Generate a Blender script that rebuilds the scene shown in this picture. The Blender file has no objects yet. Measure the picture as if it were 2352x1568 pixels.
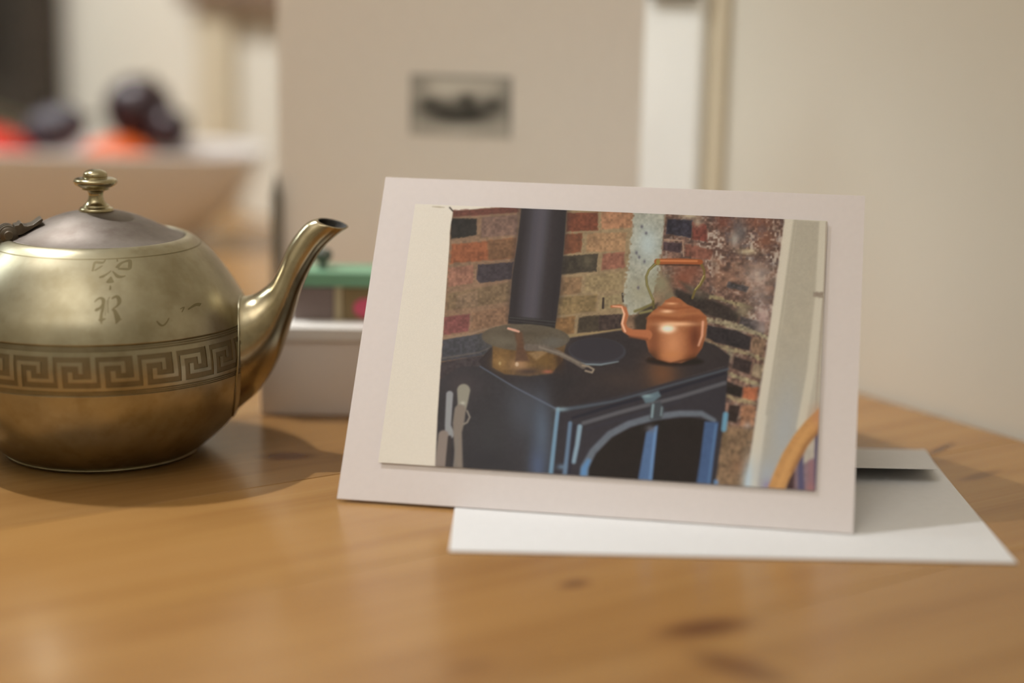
import bpy, bmesh, math, random
import numpy as np
from mathutils import Vector, Matrix

scene = bpy.context.scene
COL = scene.collection
random.seed(4)
PI = math.pi

# ------------------------------------------------------------------ frame of reference
# lengths below are millimetres; the camera stands over (0, 0), the table top is z = 0
TABLE = 740.0            # height of the table top above the floor
CAM_H = 184.0            # camera above the table top
def W(x, y, z):          # mm, z above table top -> metres
    return Vector((x / 1000.0, y / 1000.0, (z + TABLE) / 1000.0))
# the room and the table are turned against the camera: e points at the wall, w runs along it
A_E = math.radians(34.0)
E_ = Vector((math.cos(A_E), math.sin(A_E), 0)); W_ = Vector((-math.sin(A_E), math.cos(A_E), 0))
O_ = Vector((185.0, 727.0, 0))
def room(e, w, z):       # mm in the room's own axes -> metres
    p = O_ + E_ * e + W_ * w
    return W(p.x, p.y, z)

# ------------------------------------------------------------------ camera
cam = bpy.data.cameras.new('camera')
cam.sensor_width = 36.0
cam.lens = 4000.0 / 2352.0 * 36.0
cam.clip_start = 0.02
cam.dof.use_dof = True
cam.dof.focus_distance = 0.634
cam.dof.aperture_fstop = 2.6
cam.dof.aperture_blades = 0
camo = bpy.data.objects.new('camera', cam); COL.objects.link(camo)
RX = Vector((0.99980001, 0.00418848, 0.01955514))
DN = Vector((0.01999867, -0.20939594, -0.97762641))
FW = Vector((0.0, 0.97782197, -0.20943783))
m = Matrix.Identity(4)
for i in range(3):
    m[i][0] = RX[i]; m[i][1] = -DN[i]; m[i][2] = -FW[i]
m.translation = W(0, 0, CAM_H)
camo.matrix_world = m
scene.camera = camo

# ------------------------------------------------------------------ world, lights, exposure
world = bpy.data.worlds.new('world'); scene.world = world
world.use_nodes = True
bg = world.node_tree.nodes['Background']
bg.inputs[0].default_value = (0.9, 0.92, 1.0, 1); bg.inputs[1].default_value = 0.05

def area(name, loc, target, sx, sy, power, colour, shape='RECTANGLE'):
    l = bpy.data.lights.new(name, 'AREA'); l.shape = shape; l.size = sx; l.size_y = sy
    l.energy = power; l.color = colour
    o = bpy.data.objects.new(name, l); COL.objects.link(o)
    o.location = loc
    o.rotation_euler = (Vector(target) - Vector(loc)).to_track_quat('-Z', 'Y').to_euler()
    return o
# daylight from the window at the far end of the room, and the warm pendant lamp at the left
area('window_daylight', room(-1100, 1620, 1190), room(-60, 620, 0), 0.5, 0.5, 9, (0.88, 0.97, 1.0))
LAMP = (-560.0, 640.0, 1060.0)
pl = bpy.data.lights.new('pendant_bulb', 'POINT'); pl.energy = 39; pl.color = (1.0, 0.99, 1.0); pl.shadow_soft_size = 0.013
plo = bpy.data.objects.new('pendant_bulb', pl); COL.objects.link(plo); plo.location = room(*LAMP)
# added fill: an unseen uplighter that washes the ceiling to brighten the front
FILL_POS = (-1500.0, -700.0, 1010.0)
area('fill_uplight', room(FILL_POS[0], FILL_POS[1], FILL_POS[2] + 5), room(FILL_POS[0] + 60, FILL_POS[1] + 60, 1900), 0.3, 0.3, 34, (1.0, 0.975, 0.955), 'DISK')

vs = scene.view_settings
scene.display_settings.display_device = 'sRGB'
vs.view_transform = 'Standard'; vs.look = 'None'; vs.gamma = 1.0; vs.use_curve_mapping = False
vs.exposure = 0.0
scene.cycles.caustics_reflective = False
scene.cycles.caustics_refractive = False
scene.cycles.sample_clamp_indirect = 4.0
scene.cycles.blur_glossy = 1.0

# ------------------------------------------------------------------ helpers: colour, materials
def s2l(c):
    c = c / 255.0
    return c / 12.92 if c <= 0.04045 else ((c + 0.055) / 1.055) ** 2.4
def rgb(r, g, b): return (s2l(r), s2l(g), s2l(b), 1.0)

class NT:
    def __init__(self, name):
        self.m = bpy.data.materials.new(name); self.m.use_nodes = True
        self.t = self.m.node_tree; self.b = self.t.nodes['Principled BSDF']
    def n(self, typ, **kw):
        nd = self.t.nodes.new(typ)
        for k, v in kw.items(): setattr(nd, k, v)
        return nd
    def l(self, a, b): self.t.links.new(a, b)
    def ramp(self, fac, stops):
        r = self.n('ShaderNodeValToRGB')
        while len(r.color_ramp.elements) < len(stops): r.color_ramp.elements.new(0.5)
        for el, (p, c) in zip(r.color_ramp.elements, stops): el.position = p; el.color = c
        self.l(fac, r.inputs[0]); return r.outputs[0]
    def noise(self, vec, scale, detail=3, rough=0.5):
        n = self.n('ShaderNodeTexNoise'); n.inputs['Scale'].default_value = scale
        n.inputs['Detail'].default_value = detail; n.inputs['Roughness'].default_value = rough
        if vec is not None: self.l(vec, n.inputs['Vector'])
        return n.outputs['Fac']
    def obj(self): return self.n('ShaderNodeTexCoord').outputs['Object']
    def mapping(self, vec, scale=(1, 1, 1), rot=(0, 0, 0), loc=(0, 0, 0)):
        mp = self.n('ShaderNodeMapping'); mp.inputs['Scale'].default_value = scale
        mp.inputs['Rotation'].default_value = rot; mp.inputs['Location'].default_value = loc
        self.l(vec, mp.inputs['Vector']); return mp.outputs[0]
    def bump(self, height, strength, dist=0.001):
        b = self.n('ShaderNodeBump'); b.inputs['Strength'].default_value = strength
        b.inputs['Distance'].default_value = dist
        self.l(height, b.inputs['Height']); self.l(b.outputs[0], self.b.inputs['Normal'])
    def mix(self, fac, a, b, mode='MIX'):
        x = self.n('ShaderNodeMix', data_type='RGBA', blend_type=mode)
        for s, v in ((0, fac), (6, a), (7, b)):
            if hasattr(v, 'is_linked') or hasattr(v, 'links'): self.l(v, x.inputs[s])
            else: x.inputs[s].default_value = v
        return x.outputs[2]

def simple(name, col, rough=0.6, metal=0.0, var=0.06, scale=30.0, bump=0.0, spec=0.5):
    k = NT(name); b = k.b
    nz = k.noise(k.obj(), scale, 4)
    lo = tuple(c * (1 - var) for c in col[:3]) + (1,); hi = tuple(min(1, c * (1 + var)) for c in col[:3]) + (1,)
    k.l(k.ramp(nz, [(0.3, lo), (0.7, hi)]), b.inputs['Base Color'])
    b.inputs['Roughness'].default_value = rough; b.inputs['Metallic'].default_value = metal
    b.inputs['Specular IOR Level'].default_value = spec
    if bump: k.bump(nz, bump)
    return k.m

def metal_mat(name, c_lo, c_hi, c_spot, rough, spot=0.61):
    k = NT(name); b = k.b; o = k.obj()
    n1 = k.noise(o, 38, 5, 0.6); n2 = k.noise(o, 130, 3, 0.55); n3 = k.noise(o, 420, 2)
    base = k.ramp(n1, [(0.35, c_lo), (0.66, c_hi)])
    sp = k.ramp(n2, [(0.5, (0, 0, 0, 1)), (spot + 0.2, (0.6, 0.6, 0.6, 1))])
    k.l(k.mix(sp, base, c_spot), b.inputs['Base Color'])
    r = k.n('ShaderNodeMapRange'); k.l(n1, r.inputs[0])
    r.inputs[1].default_value = 0.3; r.inputs[2].default_value = 0.7
    r.inputs[3].default_value = rough + 0.09; r.inputs[4].default_value = rough
    k.l(r.outputs[0], b.inputs['Roughness'])
    b.inputs['Metallic'].default_value = 1.0
    
    return k.m

M_wall = simple('warm_white_wall_paint', rgb(222, 217, 203), 0.75, var=0.02, scale=6)
M_ceil = simple('white_ceiling_paint', rgb(235, 232, 226), 0.8, var=0.02)
M_floor = simple('oak_floor', rgb(140, 118, 96), 0.5, var=0.15)
M_trim = simple('white_gloss_trim', rgb(246, 247, 242), 0.35, var=0.02)
M_shade = simple('cream_shade_paint', rgb(206, 194, 168), 0.5, var=0.03)  # darker cream that paints soft shade onto the wall
M_dark = simple('dark_bracket_metal', rgb(60, 54, 44), 0.5, var=0.1)
M_card = simple('white_card_stock', rgb(228, 221, 220), 0.6, var=0.012, scale=400, bump=0.03)
M_env = simple('white_envelope_paper', rgb(224, 224, 224), 0.6, var=0.015, scale=300, bump=0.03)
M_panel = simple('cream_mount_board', rgb(242, 236, 228), 0.65, var=0.015, scale=200)
M_box = simple('white_carton', rgb(240, 236, 230), 0.45, var=0.02)
M_boxface = simple('white_carton_front', rgb(240, 232, 224), 0.5, var=0.02)
M_purple = simple('grey_purple_tin', rgb(124, 108, 102), 0.5, var=0.08)
M_tan = simple('brown_tin', rgb(128, 108, 72), 0.5, var=0.1)
M_cream = simple('cream_label', rgb(176, 160, 128), 0.5, var=0.04)
M_pink = simple('pink_label', rgb(204, 84, 110), 0.5, var=0.1)
M_green = simple('green_plastic_lid', rgb(120, 166, 134), 0.4, var=0.05)
M_knobgrey = simple('grey_plastic', rgb(96, 100, 92), 0.5, var=0.05)
M_bowl = simple('white_glazed_ceramic', rgb(212, 208, 204), 0.25, var=0.02)
M_plum = simple('dark_plum_skin', rgb(44, 26, 32), 0.35, var=0.3, scale=40)
M_avo = simple('dark_grey_skin', rgb(70, 66, 74), 0.5, var=0.25, scale=60, bump=0.2)
M_orange = simple('orange_peel', rgb(214, 92, 30), 0.45, var=0.12, scale=90, bump=0.25)
M_red = simple('red_skin', rgb(196, 40, 22), 0.3, var=0.15, scale=30)
M_stem = simple('green_stalk', rgb(74, 82, 40), 0.7, var=0.2)
M_slat = simple('dark_brown_slat', rgb(52, 43, 33), 0.6, var=0.2, scale=60)
M_shelf = simple('brown_shelf_wood', rgb(120, 100, 82), 0.6, var=0.12, scale=20)
M_rod = simple('dark_grey_stick', rgb(92, 90, 78), 0.5, var=0.08)
M_tableleg = simple('pine_leg', rgb(190, 142, 84), 0.4, var=0.1)
M_glass = NT('window_glass'); M_glass.b.inputs['Transmission Weight'].default_value = 1.0
M_glass.b.inputs['Roughness'].default_value = 0.02; M_glass = M_glass.m

M_body = metal_mat('tarnished_silver_plate', (0.32, 0.285, 0.19, 1), (0.45, 0.415, 0.295, 1), (0.25, 0.21, 0.12, 1), 0.29)
M_lid = metal_mat('dull_pewter_lid', (0.15, 0.125, 0.105, 1), (0.24, 0.21, 0.185, 1), (0.13, 0.10, 0.08, 1), 0.5)
M_knob = metal_mat('brassy_knob_metal', (0.34, 0.29, 0.17, 1), (0.46, 0.41, 0.26, 1), (0.2, 0.16, 0.09, 1), 0.165)
M_spout = metal_mat('brassy_spout_metal', (0.36, 0.30, 0.18, 1), (0.52, 0.46, 0.31, 1), (0.2, 0.15, 0.09, 1), 0.165)
M_hinge = metal_mat('blackened_hinge_metal', (0.10, 0.085, 0.07, 1), (0.22, 0.19, 0.155, 1), (0.05, 0.04, 0.03, 1), 0.35)
M_groove = metal_mat('engraved_tarnish', (0.19, 0.155, 0.09, 1), (0.27, 0.225, 0.14, 1), (0.13, 0.10, 0.055, 1), 0.45)
M_faint = metal_mat('worn_engraving', (0.20, 0.17, 0.095, 1), (0.27, 0.235, 0.14, 1), (0.15, 0.12, 0.06, 1), 0.42)
M_inside = simple('black_spout_inside', rgb(28, 25, 18), 0.7, var=0.1)

# pine table top: long grain along e, knots at fixed places
def wood_mat():
    k = NT('varnished_pine'); b = k.b
    geo = k.n('ShaderNodeNewGeometry').outputs['Position']
    info = k.n('ShaderNodeObjectInfo').outputs['Random']
    rot = k.mapping(geo, rot=(0, 0, -A_E))
    off = k.n('ShaderNodeCombineXYZ'); mu = k.n('ShaderNodeMath', operation='MULTIPLY'); mu.inputs[1].default_value = 7.0
    k.l(info, mu.inputs[0]); k.l(mu.outputs[0], off.inputs[0]); k.l(mu.outputs[0], off.inputs[2])
    ad = k.n('ShaderNodeVectorMath', operation='ADD'); k.l(rot, ad.inputs[0]); k.l(off.outputs[0], ad.inputs[1])
    g1 = k.noise(k.mapping(ad.outputs[0], scale=(5, 62, 1)), 1.0, 4, 0.55)
    g2 = k.noise(k.mapping(ad.outputs[0], scale=(9, 420, 1)), 1.0, 3, 0.5)
    g3 = k.noise(k.mapping(ad.outputs[0], scale=(3, 9, 1)), 1.0, 2, 0.5)
    c = k.ramp(g1, [(0.34, rgb(152, 106, 58)), (0.5, rgb(182, 136, 80)), (0.74, rgb(196, 152, 96))])
    c = k.mix(0.22, c, k.ramp(g2, [(0.3, rgb(150, 104, 58)), (0.7, rgb(202, 158, 104))]))
    c = k.mix(0.45, c, k.ramp(g3, [(0.3, rgb(174, 126, 74)), (0.7, rgb(192, 146, 84))]))
    tone = k.n('ShaderNodeMapRange'); k.l(info, tone.inputs[0]); tone.inputs[3].default_value = 0.66; tone.inputs[4].default_value = 0.90
    c = k.mix(1.0, c, tone.outputs[0], 'MULTIPLY')
    knots = [(20.7, 506.6, 5.5, 3.0, 34, .75), (57.0, 472.0, 15, 6.0, 22, .85), (63.5, 443.0, 16, 6.0, -42, .7),
             (-85.0, 641.5, 10, 5.5, 10, .95), (172.0, 671.0, 12, 2.0, 52, .9), (178.0, 634.0, 12, 3.0, 40, .5), (-10.0, 440.0, 9, 4.0, 30, .4)]
    for (x, y, a, bb, ang, st) in knots:
        p = W(x, y, 0)
        sb = k.n('ShaderNodeVectorMath', operation='SUBTRACT'); k.l(geo, sb.inputs[0]); sb.inputs[1].default_value = p
        mp = k.mapping(sb.outputs[0], rot=(0, 0, -math.radians(ang)))
        sc = k.n('ShaderNodeVectorMath', operation='MULTIPLY'); k.l(mp, sc.inputs[0]); sc.inputs[1].default_value = (1000 / a, 1000 / bb, 0)
        ln = k.n('ShaderNodeVectorMath', operation='LENGTH'); k.l(sc.outputs[0], ln.inputs[0])
        mr = k.n('ShaderNodeMapRange'); mr.interpolation_type = 'SMOOTHSTEP'; k.l(ln.outputs['Value'], mr.inputs[0])
        mr.inputs[1].default_value = 0.35; mr.inputs[2].default_value = 1.5
        mr.inputs[3].default_value = st; mr.inputs[4].default_value = 0.0
        c = k.mix(mr.outputs[0], c, rgb(96, 58, 34))
    k.l(c, b.inputs['Base Color'])
    b.inputs['Roughness'].default_value = 0.23; b.inputs['Specular IOR Level'].default_value = 0.42
    k.bump(g2, 0.03, 0.0003)
    return k.m
M_wood = wood_mat()

# ------------------------------------------------------------------ helpers: meshes and objects
def empty(name, loc, label=None, cat=None, group=None, rot=0.0):
    o = bpy.data.objects.new(name, None); COL.objects.link(o); o.empty_display_size = 0.02
    o.location = loc; o.rotation_euler = (0, 0, rot)
    tag(o, label, cat, group); return o
def tag(o, label=None, cat=None, group=None, kind=None):
    if label: o['label'] = label
    if cat: o['category'] = cat
    if group: o['group'] = group
    if kind: o['kind'] = kind
    return o
def mesh_obj(name, verts, faces, mats, parent=None, loc=(0, 0, 0), smooth=False, midx=None, scale=0.001, sharp=None):
    me = bpy.data.meshes.new(name)
    me.from_pydata([tuple(c * scale for c in v) for v in verts], [], faces)
    for mt in (mats if isinstance(mats, (list, tuple)) else [mats]): me.materials.append(mt)
    if midx is not None: me.polygons.foreach_set('material_index', midx)
    bm = bmesh.new(); bm.from_mesh(me)
    bmesh.ops.recalc_face_normals(bm, faces=bm.faces)
    if sharp:
        for e in bm.edges:
            if len(e.link_faces) == 2 and e.calc_face_angle(0) > sharp: e.smooth = False
    bm.to_mesh(me); bm.free()
    if smooth: me.polygons.foreach_set('use_smooth', [True] * len(me.polygons))
    me.update()
    o = bpy.data.objects.new(name, me); COL.objects.link(o)
    o.location = loc
    if parent: o.parent = parent
    return o
BOXF = [(0, 3, 2, 1), (4, 5, 6, 7), (0, 1, 5, 4), (1, 2, 6, 5), (2, 3, 7, 6), (3, 0, 4, 7)]
def box_geo(x0, x1, y0, y1, z0, z1):
    return [(x0, y0, z0), (x1, y0, z0), (x1, y1, z0), (x0, y1, z0), (x0, y0, z1), (x1, y0, z1), (x1, y1, z1), (x0, y1, z1)], list(BOXF)
def bevel(o, width, seg=2):
    bm = bmesh.new(); bm.from_mesh(o.data)
    bmesh.ops.bevel(bm, geom=bm.edges[:], offset=width * 0.001, segments=seg, affect='EDGES', profile=0.6)
    bm.to_mesh(o.data); bm.free(); return o
def box(name, dims, mat, parent=None, loc=(0, 0, 0), rot=0.0, bev=0.0):
    v, f = box_geo(*dims)
    o = mesh_obj(name, v, f, mat, parent, loc)
    o.rotation_euler = (0, 0, rot)
    if bev: bevel(o, bev)
    return o
def rbox(name, e0, e1, w0, w1, z0, z1, mat, parent=None, bev=0.0, kind=None):
    """box given in room axes; its origin is its base centre"""
    ec, wc = (e0 + e1) / 2, (w0 + w1) / 2
    o = box(name, (e0 - ec, e1 - ec, w0 - wc, w1 - wc, 0, z1 - z0), mat, None, room(ec, wc, z0), A_E, bev)
    if parent:
        o.parent = parent; o.matrix_parent_inverse = parent_world(parent).inverted()
    if kind: o['kind'] = kind
    return o
def parent_world(p):
    mm = Matrix.Translation(p.location) @ p.rotation_euler.to_matrix().to_4x4()
    return mm
def catmull(pts, n):
    out = []
    P = [pts[0]] + list(pts) + [pts[-1]]
    for i in range(1, len(P) - 2):
        a, b, c, d = (np.array(P[i + k], float) for k in (-1, 0, 1, 2))
        for j in range(n):
            t = j / n
            out.append(tuple(0.5 * (2 * b + (c - a) * t + (2 * a - 5 * b + 4 * c - d) * t * t + (3 * b - a - 3 * c + d) * t ** 3)))
    out.append(tuple(float(x) for x in pts[-1])); return out
def lathe_geo(prof, seg=96, cap0=True, cap1=True):
    v, f = [], []
    for (r, z) in prof:
        for s in range(seg):
            a = 2 * PI * s / seg; v.append((r * math.cos(a), r * math.sin(a), z))
    for i in range(len(prof) - 1):
        for s in range(seg):
            t = (s + 1) % seg
            f.append((i * seg + s, i * seg + t, (i + 1) * seg + t, (i + 1) * seg + s))
    if cap0: f.append(tuple(range(seg))[::-1])
    if cap1: f.append(tuple((len(prof) - 1) * seg + s for s in range(seg)))
    return v, f
def tube_geo(path, radii, seg=16, cap=True, flat=1.0):
    v, f = [], []
    path = [Vector(p) for p in path]
    up = Vector((0, 1, 0))
    for i, p in enumerate(path):
        t = (path[min(i + 1, len(path) - 1)] - path[max(i - 1, 0)]).normalized()
        n = t.cross(up)
        if n.length < 1e-3: n = t.cross(Vector((1, 0, 0)))
        n.normalize(); b = t.cross(n).normalized()
        r = radii[i] if hasattr(radii, '__len__') else radii
        for s in range(seg):
            a = 2 * PI * s / seg; v.append(tuple(p + n * (r * math.cos(a)) + b * (r * flat * math.sin(a))))
    for i in range(len(path) - 1):
        for s in range(seg):
            t = (s + 1) % seg; f.append((i * seg + s, i * seg + t, (i + 1) * seg + t, (i + 1) * seg + s))
    if cap:
        f.append(tuple(range(seg))[::-1]); f.append(tuple((len(path) - 1) * seg + s for s in range(seg)))
    return v, f
def join_geo(*gs):
    V, F = [], []
    for v, f in gs:
        o = len(V); V += list(v); F += [tuple(i + o for i in q) for q in f]
    return V, F
def ellipsoid_geo(rx, ry, rz, seg=28, rings=18, squash=None):
    prof = [(math.sin(PI * i / rings), -math.cos(PI * i / rings)) for i in range(1, rings)]
    v, f = lathe_geo(prof, seg)
    out = []
    for (x, y, z) in v:
        k = 1.0 if squash is None else squash(x, y, z)
        out.append((x * rx * k, y * ry * k, z * rz * k))
    return out, f
def grid_print(name, w, h, cols, mat, parent, thick=0.0):
    """flat sheet in the parent's x-z plane carrying a printed picture as vertex colours; cols[row][col] top row first"""
    H, Wn = cols.shape[:2]
    xs = np.linspace(0, w, Wn); zs = np.linspace(h, 0, H)
    v = np.zeros((H, Wn, 3), np.float32); v[..., 0] = xs[None, :]; v[..., 2] = zs[:, None]
    idx = np.arange(H * Wn).reshape(H, Wn)
    q = np.stack([idx[1:, :-1], idx[1:, 1:], idx[:-1, 1:], idx[:-1, :-1]], -1).reshape(-1, 4)
    me = bpy.data.meshes.new(name)
    me.vertices.add(H * Wn); me.vertices.foreach_set('co', (v * 0.001).ravel())
    me.loops.add(q.size); me.loops.foreach_set('vertex_index', q.ravel().astype(np.int32))
    me.polygons.add(len(q)); me.polygons.foreach_set('loop_start', np.arange(0, q.size, 4, dtype=np.int32))
    me.update(calc_edges=True); me.validate()
    at = me.color_attributes.new('ink', 'FLOAT_COLOR', 'POINT')
    rgba = np.ones((H * Wn, 4), np.float32); rgba[:, :3] = cols.reshape(-1, 3)
    at.data.foreach_set('color', rgba.ravel())
    me.materials.append(mat)
    o = bpy.data.objects.new(name, me); COL.objects.link(o); o.parent = parent
    return o
def print_mat(name, rough, spec=0.5):
    k = NT(name); a = k.n('ShaderNodeVertexColor'); a.layer_name = 'ink'
    k.l(a.outputs[0], k.b.inputs['Base Color']); k.b.inputs['Roughness'].default_value = rough
    k.b.inputs['Specular IOR Level'].default_value = spec
    return k.m
M_photo = print_mat('glossy_photo_print', 0.5, 0.15)
M_ink = print_mat('black_and_white_print', 0.6, 0.3)

# ================================================================== the room
E0, W0, W1, ZF, ZC = -2700.0, -2300.0, 1660.0, -TABLE, 1900.0
def S(o): o['kind'] = 'structure'; return o
rbox('floor', E0 - 100, 100, W0 - 100, W1 + 100, ZF - 80, ZF, M_floor, kind='structure')
rbox('ceiling', E0 - 100, 100, W0 - 100, W1 + 100, ZC, ZC + 80, M_ceil, kind='structure')
rbox('wall_right', 0, 100, W0, W1, ZF, ZC, M_wall, kind='structure')
rbox('wall_front', E0, 0, W0 - 100, W0, ZF, ZC, M_wall, kind='structure')
rbox('wall_left', E0 - 100, E0, W0, W1, ZF, ZC, M_wall, kind='structure')
# far wall with a window opening (four pieces of one mesh)
we0, we1, wz0, wz1 = -1620.0, -580.0, 670.0, 1710.0
gs = []
for (a, b, c, d) in ((E0, we0, ZF, ZC), (we1, 0, ZF, ZC), (we0, we1, ZF, wz0), (we0, we1, wz1, ZC)):
    gs.append(box_geo(a - E0, b - E0, 0, 100, c - ZF, d - ZF))
v, f = join_geo(*gs)
o = mesh_obj('wall_back', v, f, M_wall, None, room(E0, W1, ZF)); o.rotation_euler = (0, 0, A_E); S(o)
win = empty('window_1', room((we0 + we1) / 2, W1 + 50, wz0), rot=A_E); S(win)
hw, hh = (we1 - we0) / 2, wz1 - wz0
fr = [box_geo(-hw, hw, -30, 30, 0, 60), box_geo(-hw, hw, -30, 30, hh - 60, hh), box_geo(-hw, -hw + 60, -30, 30, 60, hh - 60),
      box_geo(hw - 60, hw, -30, 30, 60, hh - 60), box_geo(-25, 25, -25, 25, 60, hh - 60)]
mesh_obj('window_frame', *join_geo(*fr), M_trim, win)
for (a, b) in ((-hw + 60, -25), (25, hw - 60)): box('pane', (a, b, -4, 4, 60, hh - 60), M_glass, win)
rbox('baseboard_right', -18, 0, W0, W1, ZF, ZF + 110, M_trim, kind='structure')
rbox('baseboard_back', E0, -18, W1 - 18, W1, ZF, ZF + 110, M_trim, kind='structure')
# white board on the wall; two cream strips painted in for soft shade bands
t1 = rbox('trim_1', -6, 0, 163, 212, ZF + 110, 180, M_trim, bev=3, kind='structure')
br = box('bracket', (-9, 4, -22, 16, 0, 14), M_dark, bev=2)
br.parent = t1; br.location = (0.0, 0.0, (172 - ZF - 110) / 1000)
rbox('shadow_strip', -2.5, 0, 148, 162.8, ZF + 110, 900, M_shade, bev=2, kind='structure')  # stands in for the shadow band beside the white board
rbox('shade_strip', -8, 0, 700, 760, ZF + 110, 900, M_shade, bev=2, kind='structure')  # stands in for a soft band of shade on the wall

# lamps out of view: the pendant, and an uplighter added as fill
lamp = empty('pendant_lamp', room(LAMP[0], LAMP[1], ZC), 'small white pendant lamp hanging left of the table', 'lamp')
dz = LAMP[2] - ZC
v, f = lathe_geo([(50, 0), (50, -18), (4, -22), (4, dz + 78), (26, dz + 74), (60, dz + 40), (88, dz - 100), (85, dz - 100), (57, dz + 38), (24, dz + 66), (2, dz + 68)], 48)
mesh_obj('lamp_shade', v, f, M_trim, lamp, smooth=True, sharp=0.6)
lamp = empty('fill_lamp', room(FILL_POS[0], FILL_POS[1], ZF), 'tall white uplighter, unseen, added behind the viewer as fill light', 'lamp')  # body of the added fill light, never in view
UH = FILL_POS[2] - ZF
mesh_obj('base', *lathe_geo([(130, 0), (132, 6), (125, 14), (14, 20), (12, 30)], 40), M_trim, lamp, smooth=True, sharp=0.6)
mesh_obj('pole', *lathe_geo([(12, 20), (12, UH - 75)], 20), M_trim, lamp, smooth=True, sharp=0.6)
mesh_obj('lamp_shade', *lathe_geo(catmull([(12, UH - 80), (60, UH - 72), (140, UH - 30), (168, UH + 12), (164, UH + 12), (134, UH - 22), (58, UH - 64), (2, UH - 70)], 5), 48), M_trim, lamp, smooth=True)

# ================================================================== the table
table = empty('pine_table', room(-700, 0, ZF), 'varnished pine plank table with dark knots set against the cream wall', 'table', rot=A_E)
PW = 94.0
w = 49.4 - 9 * PW
k = 0
while w < 820:
    v, f = box_geo(-705, 697, w + 0.12, w + PW - 0.12, 0, 28)
    p = mesh_obj('plank', v, f, M_wood, table, (0, 0, (TABLE - 28) / 1000.0)); bevel(p, 0.35, 1)
    w += PW; k += 1
TW0, TW1 = 49.4 - 9 * PW, w
for (a, b) in ((-640, TW0 + 60), (-640, TW1 - 60), (630, TW0 + 60), (630, TW1 - 60)):
    box('leg', (a - 35, a + 35, b - 35, b + 35, 0, TABLE - 28), M_tableleg, table, bev=4)
for b in (TW0 + 60, TW1 - 60): box('apron', (-605, 595, b - 11, b + 11, TABLE - 128, TABLE - 28), M_tableleg, table)
for a in (-640, 630): box('apron', (a - 11, a + 11, TW0 + 95, TW1 - 95, TABLE - 128, TABLE - 28), M_tableleg, table)

# ================================================================== the teapot
TX, TY = -157.0, 649.0
pot = empty('teapot', W(TX, TY, 0), 'small tarnished silver teapot engraved with a key-pattern band and the letter R', 'teapot')
BODY = [(36.2, 1.0), (39.6, 3.4), (43.6, 6.8), (47.6, 10.6), (51.4, 15.2), (54.9, 21.6), (57.2, 29.0), (58.35, 36.5), (58.5, 43.3),
        (57.4, 50.5), (55.0, 57.6), (52.2, 62.8), (48.2, 69.0), (43.4, 75.0), (39.2, 79.2), (36.4, 81.6), (34.3, 82.7), (33.0, 82.9), (32.4, 82.4)]
BP = catmull(BODY, 10)
_bz = np.array([p[1] for p in BP[:-25]]); _br = np.array([p[0] for p in BP[:-25]])
def rad(z): return float(np.interp(z, _bz, _br))
def surf(phi, z, lift=0.0):
    """point of the pot's skin; phi = 0 faces the viewer, grows to the right"""
    r = rad(z) + lift
    return (r * math.sin(phi), -r * math.cos(phi), z)
B_LO, B_HI, GR = 34.3, 52.3, 0.30         # engraved band, groove depth
prof = []
for (r, z) in BP:
    prof.append((r, z))
lowp = [p for p in prof if p[1] < B_LO]; hip = [p for p in prof[len(lowp):] if not (p[1] <= B_HI and p[0] > 40 and p[1] >= B_LO)]
n0 = len(lowp)
mid = [(rad(B_LO), B_LO)] + [(rad(z) - GR, z) for z in np.linspace(B_LO + 0.05, B_HI - 0.05, 22)] + [(rad(B_HI), B_HI)]
full = lowp + mid + hip + [(30.5, 81.2), (0.5, 80.6)]
SEG = 192
v, f = lathe_geo(full, SEG)
mi = []
for i in range(len(full) - 1): mi += [1 if n0 <= i < n0 + len(mid) - 1 else 0] * SEG
mi += [0, 0]
mesh_obj('body', v, f, [M_body, M_groove], pot, smooth=True, midx=mi)
# the raised key pattern: 25 units of 8 x 7 cells between plain rings
v, f = [], []
def ridge(cells):
    """cells: list of (phi0, phi1, z_hi, z_lo, neighbours L,R,T,B raised?)"""
    for (p0, p1, zt, zb, nb) in cells:
        sk = lambda z: (43.7 - z) * 0.05 / 58.0
        n = len(v)
        for (p, z) in ((p0, zt), (p1, zt), (p1, zb), (p0, zb)): v.append(surf(p + sk(z), z, 0.0))
        for (p, z) in ((p0, zt), (p1, zt), (p1, zb), (p0, zb)): v.append(surf(p + sk(z), z, -GR - 0.05))
        f.append((n, n + 1, n + 2, n + 3))
        for (i, j, q) in ((0, 1, nb[2]), (1, 2, nb[1]), (2, 3, nb[3]), (3, 0, nb[0])):
            if not q: f.append((n + i, n + 4 + i, n + 4 + j, n + j))
NU = 25; DP = 2 * PI / NU; P0 = -0.045
cw = np.array([.085, .115, .135, .115, .14, .10, .19, .12]); cx_ = np.concatenate([[0], np.cumsum(cw / cw.sum())]) * DP
rh = np.array([50, 38, 55, 22, 52, 36, 57.0]); rz_ = 48.5 - np.concatenate([[0], np.cumsum(rh / rh.sum())]) * (48.5 - 37.5)
L = np.zeros((7, 8), int)
L[1:7, 1] = 1; L[1, 1:6] = 1; L[1:4, 5] = 1; L[0:6, 7] = 1; L[5, 3:8] = 1; L[3:6, 3] = 1
cells = []
for u in range(NU):
    for r in range(7):
        for c in range(8):
            if not L[r, c]: continue
            lf = L[r, c - 1] if c > 0 else L[r, 7]; rt = L[r, c + 1] if c < 7 else L[r, 0]
            tp = L[r - 1, c] if r > 0 else 1; bt = L[r + 1, c] if r < 6 else 1
            a = P0 + u * DP
            cells.append((a + cx_[c], a + cx_[c + 1], rz_[r], rz_[r + 1], (lf, rt, tp, bt)))
ridge(cells)
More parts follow.
